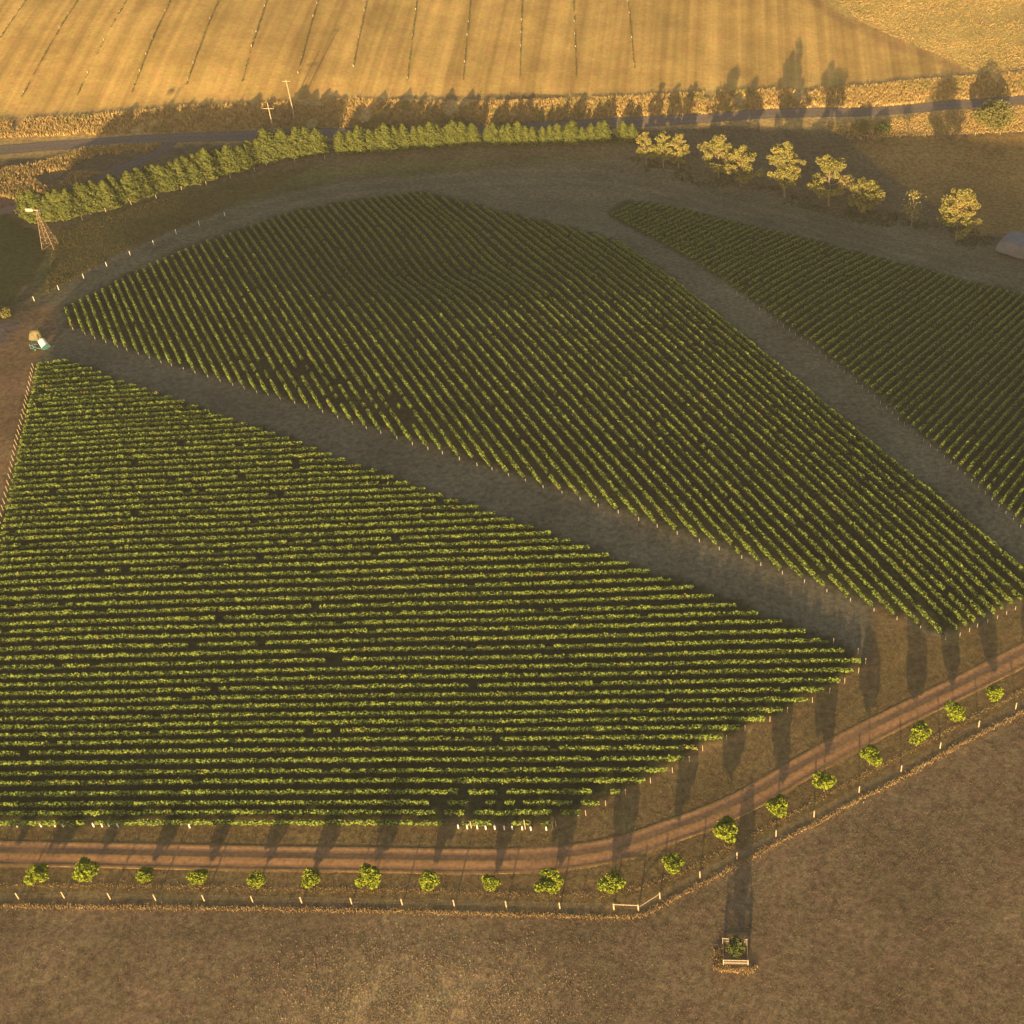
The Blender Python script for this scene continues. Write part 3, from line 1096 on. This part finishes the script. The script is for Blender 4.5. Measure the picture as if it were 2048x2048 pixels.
# ------------------------------------------------------------------ tree pen in the brown field
A = at(1447, 1931)
B = at(1496, 1932)
C_ = at(1494, 1890)
D_ = at(1446, 1888)
pen = empty('tree_guard_pen', (A + C_) / 2, 'square timber rail pen around a tree in the brown field', 'pen')
o = (A + C_) / 2
cor = [A - o, B - o, C_ - o, D_ - o]
for q in cor:
    post('corner_post', pen, tuple(q), 1.75, .1, M_wood)
for a, c, hs in ((0, 1, (1.6, .85)), (2, 3, (1.6, .9)), (1, 2, (1.6,)), (3, 0, (1.6,))):
    for hz in hs:
        m = MB()
        m.tube(cor[a] + [0, 0, hz], cor[c] + [0, 0, hz], .07 if a in (0, 2) else .03, .07 if a in (0, 2) else .03, 8)
        m.build('rail', M_wood, pen)
msh = MB()                                         # netting on the four sides
for a, c in ((0, 1), (1, 2), (2, 3), (3, 0)):
    for hz in np.arange(.1, 1.6, .14):
        msh.tube(cor[a] + [0, 0, hz], cor[c] + [0, 0, hz], .012, .012, 3)
    for t in np.linspace(0.02, .98, 30):
        q = cor[a] * (1 - t) + cor[c] * t
        msh.tube(q, q + [0, 0, 1.6], .012, .012, 3)
msh.build('wire_netting', M_wire, pen)
p = at(1472, 1912)
put_tree('penned_tree', round_meshes(4.4, 1.45, 77, M_bush, .12, 1100, .32), p,
         'dull green tree growing inside the square timber pen', 'tree', None)

# ------------------------------------------------------------------ white vine guards and posts at the front row
TU = [(35, 1653), (83, 1653), (111, 1653), (127, 1653), (188, 1653), (205, 1653), (219, 1653), (237, 1654), (380, 1655),
      (917, 1656), (935, 1657), (955, 1657), (972, 1658), (990, 1658), (1009, 1659), (1025, 1659), (1045, 1659), (1062, 1660), (1093, 1660)]
tb_ = MB()
tb_.tube((0, 0, -.05), (0, 0, .95), .14, .14, 10)
tm = tb_.mesh('vine_guard', [M_whiteplas])
for n_, (x, y) in enumerate(TU):
    o_ = obj('vine_guard', tm, None, tuple(at(x, y)))
    if n_ < 8:
        lab = f'white plastic vine guard at the left end of the front row, {ordw(n_ + 1)} from the left'
    elif n_ == 8:
        lab = 'single white plastic vine guard apart from the others on the front row'
    else:
        lab = f'white plastic vine guard in the bare stretch of the front row, {ordw(n_ - 8)} from the left'
    tag(o_, lab, 'vine guard', 'white vine guards on the front row')
for n_, (x, y, hh_) in enumerate(((943, 1656, 1.9), (1051, 1658, 2.6), (1106, 1658, 1.9))):
    b = MB()
    b.tube((0, 0, -.2), (0, 0, hh_), .09, .08, 8)
    o_ = b.build('trellis_post', M_wood, None, loc=tuple(at(x, y)))
    tag(o_, ['timber trellis post at the left of the bare stretch of front row', 'tallest timber trellis post in the bare stretch of front row',
             'timber trellis post at the right end of the front row'][n_], 'post', 'trellis posts on the front row')

# ------------------------------------------------------------------ track side posts and hedge fence on the left
def fence_line(pts, label, h=1.3, r=.09, mat=None, wires=(.5, .9, 1.2)):
    q = W(pts)
    root = empty('wire_fence', q[0], label, 'fence')
    for a in q:
        post('fence_post', root, tuple(a - q[0]), h, r, mat or M_wood)
    for hz in wires:
        wmb = MB()
        for a, c in zip(q[:-1], q[1:]):
            wmb.tube(a - q[0] + [0, 0, hz], c - q[0] + [0, 0, hz], .008, .008, 3)
        wmb.build('fence_wire', M_wire, root)
    return root


fence_line([(-30, 655), (22, 625), (69, 602), (118, 580), (168, 557), (214, 533), (261, 511), (308, 490), (353, 468), (399, 451), (450, 432)],
           'wire fence with pale posts along the left track', 1.4, .1, M_whitepost)
fence_line([(165, 440), (212, 424), (263, 410), (313, 397), (364, 381), (413, 370), (462, 358), (510, 343), (533, 332), (590, 324), (650, 318)],
           'wire fence with timber posts at the foot of the hedge', 1.3, .09)
fence_line([(-60, 244), (0, 240), (60, 237), (120, 233), (180, 228), (240, 223), (300, 218), (360, 214), (420, 209), (480, 205), (540, 201),
            (600, 198), (660, 195), (720, 194), (780, 192), (840, 191), (900, 190), (960, 190), (1020, 190), (1080, 190), (1140, 191), (1200, 191),
            (1260, 190), (1320, 187), (1380, 184), (1440, 180), (1500, 177), (1560, 174), (1620, 170), (1680, 168), (1740, 163), (1800, 159),
            (1860, 155), (1920, 150), (1960, 146)], 'long paddock fence along the near edge of the golden field', 1.2, .1, M_bark)
fence_line([(1700, 283), (1750, 280), (1800, 277), (1850, 274), (1900, 272), (1950, 271), (2000, 270), (2060, 268)],
           'wire fence along the near side of the grassy paddock below the right road', 1.2, .09)

# ------------------------------------------------------------------ windmill
p = at(101, 494)
wm = empty('windmill', p, 'lattice tower farm windmill with cream tail vane beside the hedge', 'windmill')
Ht = 11.0
legs = [np.array([sx * 1.6, sy * 1.6, 0.]) for sx, sy in ((-1, -1), (1, -1), (1, 1), (-1, 1))]
topc = [np.array([sx * .16, sy * .16, Ht]) for sx, sy in ((-1, -1), (1, -1), (1, 1), (-1, 1))]
for a, c in zip(legs, topc):
    m = MB()
    m.tube(a, c, .06, .05, 6)
    m.build('leg', M_rust, wm)
for lev in range(6):
    f0, f1 = lev / 6, (lev + 1) / 6
    m = MB()
    for q in range(4):
        a0 = legs[q] * (1 - f0) + topc[q] * f0
        b0 = legs[(q + 1) % 4] * (1 - f0) + topc[(q + 1) % 4] * f0
        a1 = legs[q] * (1 - f1) + topc[q] * f1
        b1 = legs[(q + 1) % 4] * (1 - f1) + topc[(q + 1) % 4] * f1
        m.tube(a1, b1, .03, .03, 4)
        m.tube(a0, b1, .022, .022, 4)
        m.tube(b0, a1, .022, .022, 4)
    m.build('cross_brace', M_rust, wm)
m = MB()
m.tube((-.45, 0, Ht + .15), (.6, 0, Ht + .15), .16, .16, 10)
m.build('gearbox', M_steel, wm)
m = MB()
m.tube((-.45, 0, Ht + .15), (-1.2, 0, Ht + .15), .05, .05, 6)
m.box((-2.0, 0, Ht + .15), (1.9, .03, .85))
m.build('tail_vane', M_vane, wm)
m = MB()
for k in range(16):                                   # wheel edge on to the camera
    th = k / 16 * 2 * math.pi
    c, s = math.cos(th), math.sin(th)
    c2, s2 = math.cos(th + .3), math.sin(th + .3)
    x = .68
    m.quads(np.array([[[x, .25 * c, Ht + .15 + .25 * s], [x, .95 * c, Ht + .15 + .95 * s], [x + .12, .95 * c2, Ht + .15 + .95 * s2],
                       [x + .08, .25 * c2, Ht + .15 + .25 * s2]]]))
m.tube((.5, 0, Ht + .15), (.82, 0, Ht + .15), .12, .1, 8)
m.build('wheel', M_steel, wm)

# ------------------------------------------------------------------ power poles
for n_, (bx, by, tx, ty, lab) in enumerate(((553, 283, 538, 208, 'timber power pole with pale crossarm rising behind the hedge'),
                                            (590, 239, 577, 163, 'timber power pole with crossarm beyond the road'))):
    p = at(bx, by)
    h = (by - ty) / (pxm(p) * .9) / 1.0
    root = empty('power_pole', p, lab, 'power pole', 'power poles by the road')
    m = MB()
    m.tube((0, 0, -.3), (0, 0, h), .2, .13, 10)
    m.build('pole', M_wood, root)
    m = MB()
    m.box((0, -.16, h - (1.9 if n_ == 0 else .5)), (3.4 if n_ == 0 else 2.4, .14, .2))
    m.build('crossarm', M_wood, root)
    for x in ((-1.5, -.6, .6, 1.5) if n_ == 0 else (-1.0, 1.0)):
        m = MB()
        zt = h - (1.9 if n_ == 0 else .5) + .1
        m.lathe([(.03, zt), (.07, zt + .05), (.05, zt + .12), (.07, zt + .18), (.0, zt + .24)], (x, -.16, 0), 8)
        m.build('insulator', M_grey, root)

# ------------------------------------------------------------------ sprayer trailer and tarped stack at the block corner
p = at(80, 697)
sp = empty('sprayer_trailer', p, 'teal framed trailer with a tilted white tank at the block corner', 'trailer', rz=.0)
fr = MB()
for a, c in (((-1.7, -.8, .6), (1.2, -.8, .6)), ((-1.7, .8, .6), (1.2, .8, .6)), ((-1.7, -.8, .6), (-1.7, .8, .6)), ((0, -.8, .6), (0, .8, .6)),
             ((-1.7, -.8, .6), (-1.7, -.8, 1.7)), ((-1.7, .8, .6), (-1.7, .8, 1.9)), ((-1.7, .8, 1.9), (.6, .8, 1.9)), ((-1.7, -.8, 1.7), (-.2, -.8, .65)),
             ((-1.7, .8, 1.9), (-1.0, -.8, .65)), ((.6, .8, 1.9), (.6, .8, .6)), ((1.2, -.8, .6), (2.7, 0, .5)), ((1.2, .8, .6), (2.7, 0, .5))):
    fr.tube(a, c, .08, .08, 6)
fr.build('frame', M_teal, sp)
tk = MB()
th = np.linspace(0, 2 * np.pi, 20, endpoint=False)
ax0, ax1 = np.array([.75, .55, 2.0]), np.array([1.9, -.65, .95])
tk.tube(ax0, ax1, .85, .95, 20)
tk.build('tank', M_whiteplas, sp, smooth=False)
ld = MB()
dv = (ax0 - ax1) / np.linalg.norm(ax0 - ax1)
ld.tube(ax0 + dv * .01, ax0 + dv * .06, .5, .45, 16)
ld.build('tank_lid', M_grey, sp)
rg = MB()
rg.tube(ax1 - dv * .02, ax1 - dv * .16, 1.08, 1.08, 20)
rg.build('fan_ring', M_teal, sp)
for sy in (-1, 1):
    m = MB()
    m.tube((-.6, sy * .95, .42), (-.6, sy * 1.15, .42), .42, .42, 16)
    wl = m.build('wheel', M_dark, sp)
    m = MB()
    m.tube((-.6, sy * .94, .42), (-.6, sy * 1.165, .42), .2, .2, 12)
    m.build('rim', M_teal, wl)
p = at(75, 676)
st = empty('covered_stack', p, 'khaki tarpaulin covered stack behind the teal trailer', 'covered stack')
m = MB()
r0 = np.random.default_rng(8)
nu, nv_ = 14, 10
U, V = np.meshgrid(np.linspace(-1, 1, nu), np.linspace(-1, 1, nv_), indexing='ij')
hgt = 2.3 * np.clip((1 - np.abs(U) ** 5) * (1 - np.abs(V) ** 5), 0, 1) * (1 + .12 * U) + .06 * r0.normal(size=U.shape)
hgt[0, :] = hgt[-1, :] = 0
hgt[:, 0] = hgt[:, -1] = 0
PX, PY = U * 1.75 + .05 * r0.normal(size=U.shape), V * 1.2 + .05 * r0.normal(size=U.shape)
I = np.arange(nu * nv_).reshape(nu, nv_)
m.add(np.stack([PX, PY, hgt], -1).reshape(-1, 3), np.stack([I[:-1, :-1], I[1:, :-1], I[1:, 1:], I[:-1, 1:]], -1).reshape(-1, 4))
m.build('tarpaulin', M_khaki, st, smooth=True)
m = MB()
for x in (-1.2, 0, 1.2):
    m.box((x, 0, .12), (.9, 2.0, .2))
m.build('pallet', M_wood, st)

# ------------------------------------------------------------------ grey curved shed on the right edge
a = at(1989, 509)
b_ = at(2082, 531)
ax = (a - b_)[:2]
ang = math.atan2(ax[1], ax[0]) - math.pi / 2
sh = empty('curved_shed', b_, 'grey curved roof iron shed at the right edge in shade', 'shed', rz=ang)
Rw, Ls = float(np.linalg.norm(ax)) / 2, 7.0
seg = 22
tt = np.linspace(0, math.pi, seg + 1)
nl = 65
P = []
for k in range(nl):
    x = Ls * k / (nl - 1)
    rr = Rw + (.035 if k % 2 else 0)
    P.append(np.stack([np.full(seg + 1, x), Rw - rr * np.sign(np.cos(tt)) * np.abs(np.cos(tt)) ** .62, rr * .58 * np.abs(np.sin(tt)) ** .62], 1))
P = np.stack(P)
I = np.arange(nl * (seg + 1)).reshape(nl, seg + 1)
m = MB()
m.add(P.reshape(-1, 3), np.stack([I[:-1, :-1], I[1:, :-1], I[1:, 1:], I[:-1, 1:]], -1).reshape(-1, 4))
m.build('roof', M_grey, sh)
for x in (0.04, Ls - .04):
    m = MB()
    m.add(np.stack([np.full(seg + 1, x), Rw - Rw * .99 * np.sign(np.cos(tt)) * np.abs(np.cos(tt)) ** .62, Rw * .572 * np.abs(np.sin(tt)) ** .62], 1), [list(range(seg + 1))])
    m.build('end_wall', M_grey, sh)
# ------------------------------------------------------------------ planted lines of the golden field
LN = [((53, 0), (0, 78)), ((156, 0), (42, 197)), ((254, 0), (154, 192)), ((341, 0), (263, 188)), ((437, 0), (373, 172)), ((534, 0), (484, 167)),
      ((636, 0), (594, 156)), ((734, 0), (705, 141)), ((834, 0), (814, 167)), ((941, 0), (926, 163)), ((1044, 0), (1040, 156)),
      ((1147, 0), (1153, 159)), ((1256, 0), (1269, 138))]
gb = MB()
gb.tube((0, 0, 0), (0, 0, .7), .1, .1, 6)
for n_, (t0, t1) in enumerate(LN):
    a, c = at(*t1), at(*t0)
    dvec = c - a
    c = a + dvec * 1.25
    L = np.linalg.norm((c - a)[:2])
    r = np.random.default_rng(300 + n_)
    k = int(L * 5)
    s = np.sort(r.random(k))
    gate = (vnoise(s * L, s * 0 + n_ * 11, 5.0, 40) + .6 * vnoise(s * L, s * 0 + n_ * 7, 17.0, 41)) > -.8
    s = s[gate]
    q = a[:2] + s[:, None] * (c - a)[:2] + r.normal(0, .1, (len(s), 2))
    cc = np.stack([q[:, 0], q[:, 1], terr(q[:, 0], q[:, 1]) + r.uniform(.05, .5, len(s))], 1)
    lab = 'thin line of saplings at the left edge of the golden field' if n_ == 0 else \
        'short thin line of saplings, rightmost in the golden field' if n_ == len(LN) - 1 else \
        f'thin dark line of saplings in the golden field, {ordw(n_ + 1)} from the left'
    root = empty('sapling_row', a, lab, 'sapling row', 'sapling rows in the golden field')
    m = MB()
    m.quads(leaf_quads(cc - a, .3, r))
    m.build('foliage', M_sap, root)
    m = MB()
    for t in np.arange(.04, 1, 9.0 / L):
        q = a[:2] + t * (c - a)[:2] + r.normal(0, .05, 2)
        if r.random() < .6:
            zz_ = float(terr(*q))
            m.tube(np.array([q[0], q[1], zz_]) - a, np.array([q[0], q[1], zz_ + .7]) - a, .1, .1, 6)
    o_ = m.build('tree_guard', M_whitepost, root)
    o_['kind'] = 'stuff'


# ------------------------------------------------------------------ grasses (stuff)
def tufts(name, xy, h, w, mat, seed, blades=4, lean=.35):
    r = np.random.default_rng(seed)
    n = len(xy)
    base = np.stack([xy[:, 0], xy[:, 1], terr(xy[:, 0], xy[:, 1]) - .02], 1)
    hs = np.broadcast_to(h, (n,)) * r.uniform(.55, 1.25, n)
    ws = np.broadcast_to(w, (n,))
    T = []
    for k in range(blades):
        th = r.uniform(0, 2 * np.pi, n)
        dv = np.stack([np.cos(th), np.sin(th), 0 * th], 1)
        pv = np.stack([-np.sin(th), np.cos(th), 0 * th], 1)
        o_ = base + dv * (ws * r.uniform(0, .6, n))[:, None]
        tip = o_ + np.stack([0 * th, 0 * th, hs], 1) + dv * (hs * lean * r.uniform(.2, 1.2, n))[:, None]
        wv = pv * (ws * .32)[:, None]
        T.append(np.stack([o_ - wv, o_ + wv, tip], 1))
    m = MB()
    m.tris(np.concatenate(T))
    o_ = m.build(name, mat)
    return tag(o_, kind='stuff')


def scatter(poly_px, n, seed, world=None):
    r = np.random.default_rng(seed)
    poly = W(poly_px)[:, :2]
    lo, hi = poly.min(0), poly.max(0)
    out = np.zeros((0, 2))
    while len(out) < n:
        q = r.uniform(lo, hi, (n * 2, 2))
        out = np.concatenate([out, q[inside(q[:, 0], q[:, 1], poly)]])
    return out[:n]


def along(pts_px, n, spread, seed):
    r = np.random.default_rng(seed)
    c = resample(W(pts_px)[:, :2], .5)
    i = r.integers(0, len(c), n)
    return c[i] + r.normal(0, spread, (n, 2))


# dry grass under the front fence and along the tree line
tufts('dry_grass', along([(p[0], p[1] + 6) for p in FENCE], 6500, .26, 1), .34, .12, M_dryfront, 2)
TREELINE = [(-100, 1768), (0, 1770), (250, 1771), (500, 1778), (746, 1779), (983, 1786), (1130, 1791), (1235, 1790), (1350, 1752), (1455, 1696),
            (1560, 1640), (1650, 1592), (1745, 1540), (1840, 1492), (1915, 1450), (1995, 1408), (2100, 1352)]
tufts('tree_line_grass', along(TREELINE, 3500, .3, 3), .2, .11, M_dryfront, 4)
# stubble of the near brown field
xy = scatter([(-60, 1815), (400, 1815), (805, 1822), (1277, 1836), (1400, 1770), (1628, 1648), (1880, 1512), (2110, 1390), (2110, 2110), (-60, 2110)], 60000, 5)
v = vnoise(xy[:, 0], xy[:, 1], 2.2, 21) + .7 * vnoise(xy[:, 0], xy[:, 1], 9, 22)
keep = v > r_.uniform(-1.2, .9, len(v))
tufts('field_stubble', xy[keep], .16, .10, M_stub, 6, 3, .9)
rs = np.random.default_rng(7)
xy = pc[:2] + rs.normal(size=(15000, 2)) * np.array([12.0, 6.0])
xy = xy[vnoise(xy[:, 0], xy[:, 1], 2.5, 62) > rs.uniform(-1, .8, len(xy))]
tufts('straw_patch', xy, .2, .13, M_straw, 8, 3, 1.2)
# grass of the headland between vines and track
xy = scatter([(-60, 1660), (1110, 1664), (1290, 1575), (1500, 1465), (1720, 1345), (1735, 1235), (1890, 1285), (2110, 1185), (2110, 1250), (1900, 1365),
              (1600, 1520), (1400, 1620), (1240, 1680), (1080, 1695), (-60, 1685)], 16000, 9)
tufts('headland_grass', xy, .15, .12, M_green, 10, 3, .8)
xy = scatter([(-60, 1735), (1000, 1750), (1230, 1725), (1420, 1655), (1700, 1510), (2110, 1310), (2110, 1370), (1700, 1590), (1280, 1815), (-60, 1793)], 15000, 11)
tufts('verge_grass', xy, .13, .12, M_green, 12, 3, .8)
# tall dry grass beyond the road
xy = scatter([(-60, 278), (-60, 246), (180, 232), (480, 209), (700, 198), (1250, 194), (1500, 182), (1800, 164), (1960, 152), (2110, 140), (2110, 188),
              (1860, 203), (1640, 215), (1420, 228), (1143, 240), (600, 255), (340, 266)], 26000, 13)
v = vnoise(xy[:, 0], xy[:, 1], 5, 23)
tufts('roadside_grass', xy[v > -.55], 1.0, .4, M_dry, 14, 4)
xy = scatter([(1640, -30), (1720, 42), (1840, 95), (1965, 148), (2120, 138), (2120, -60)], 16000, 15)
v = vnoise(xy[:, 0] * .35, xy[:, 1], 6, 24) + .5 * vnoise(xy[:, 0], xy[:, 1], 2.5, 25)
tufts('rough_pasture', xy[v > r_.uniform(-1.1, .9, len(v))], .4, .35, M_dry, 16, 4)
xy = scatter([(1640, 250), (1860, 225), (2110, 208), (2110, 262), (1800, 272), (1700, 280)], 6000, 17)
tufts('paddock_grass', xy, .45, .35, M_dry, 18, 4)
xy = scatter([(-60, 380), (0, 340), (100, 320), (170, 296), (330, 286), (300, 305), (180, 360), (110, 385), (30, 400)], 5000, 19)
v = vnoise(xy[:, 0], xy[:, 1], 9, 26)
tufts('dry_bank_grass', xy[v > -.1], .8, .4, M_dry, 20, 4)
# dark scrub under the gum trees
xy = scatter([(1240, 312), (1300, 318), (1500, 355), (1650, 390), (1760, 415), (1950, 460), (2000, 480), (1960, 505), (1850, 470), (1650, 430), (1450, 385),
              (1300, 350)], 1500, 27)
v = vnoise(xy[:, 0], xy[:, 1], 6, 27)
tufts('scrub', xy[v > 0], .6, .5, M_bush, 28, 5, .6)
# rough grass by the hedge and the left track
xy = scatter([(110, 465), (300, 405), (520, 350), (640, 325), (520, 385), (400, 440), (250, 505), (90, 590)], 9000, 29)
tufts('bank_grass', xy, .3, .25, M_green, 30, 3, .7)

tufts('pen_grass', np.concatenate([along([(1436, 1934), (1470, 1940), (1502, 1938)], 420, .35, 41), along([(1438, 1900), (1436, 1934)], 160, .4, 42)]),
      .45, .16, M_dryfront, 43)

# ------------------------------------------------------------------ evening haze
HZ = 0.0001
if HZ:
    m, nt, bs = new_mat('haze_air')
    nt.nodes.remove(bs)
    pv = nd(nt, 'ShaderNodeVolumePrincipled')
    pv.inputs['Color'].default_value = (.95, .93, .9, 1)
    pv.inputs['Density'].default_value = HZ
    pv.inputs['Anisotropy'].default_value = 0.0
    nt.links.new(pv.outputs[0], nt.nodes['Material Output'].inputs['Volume'])
    b = MB()
    zlo = float(VZ.min()) - 1.0
    b.box((0, 1500, (zlo + 206) / 2), (8100, 7100, 206 - zlo))
    tag(b.build('haze', m), kind='stuff')
    scene.cycles.volume_bounces = 0
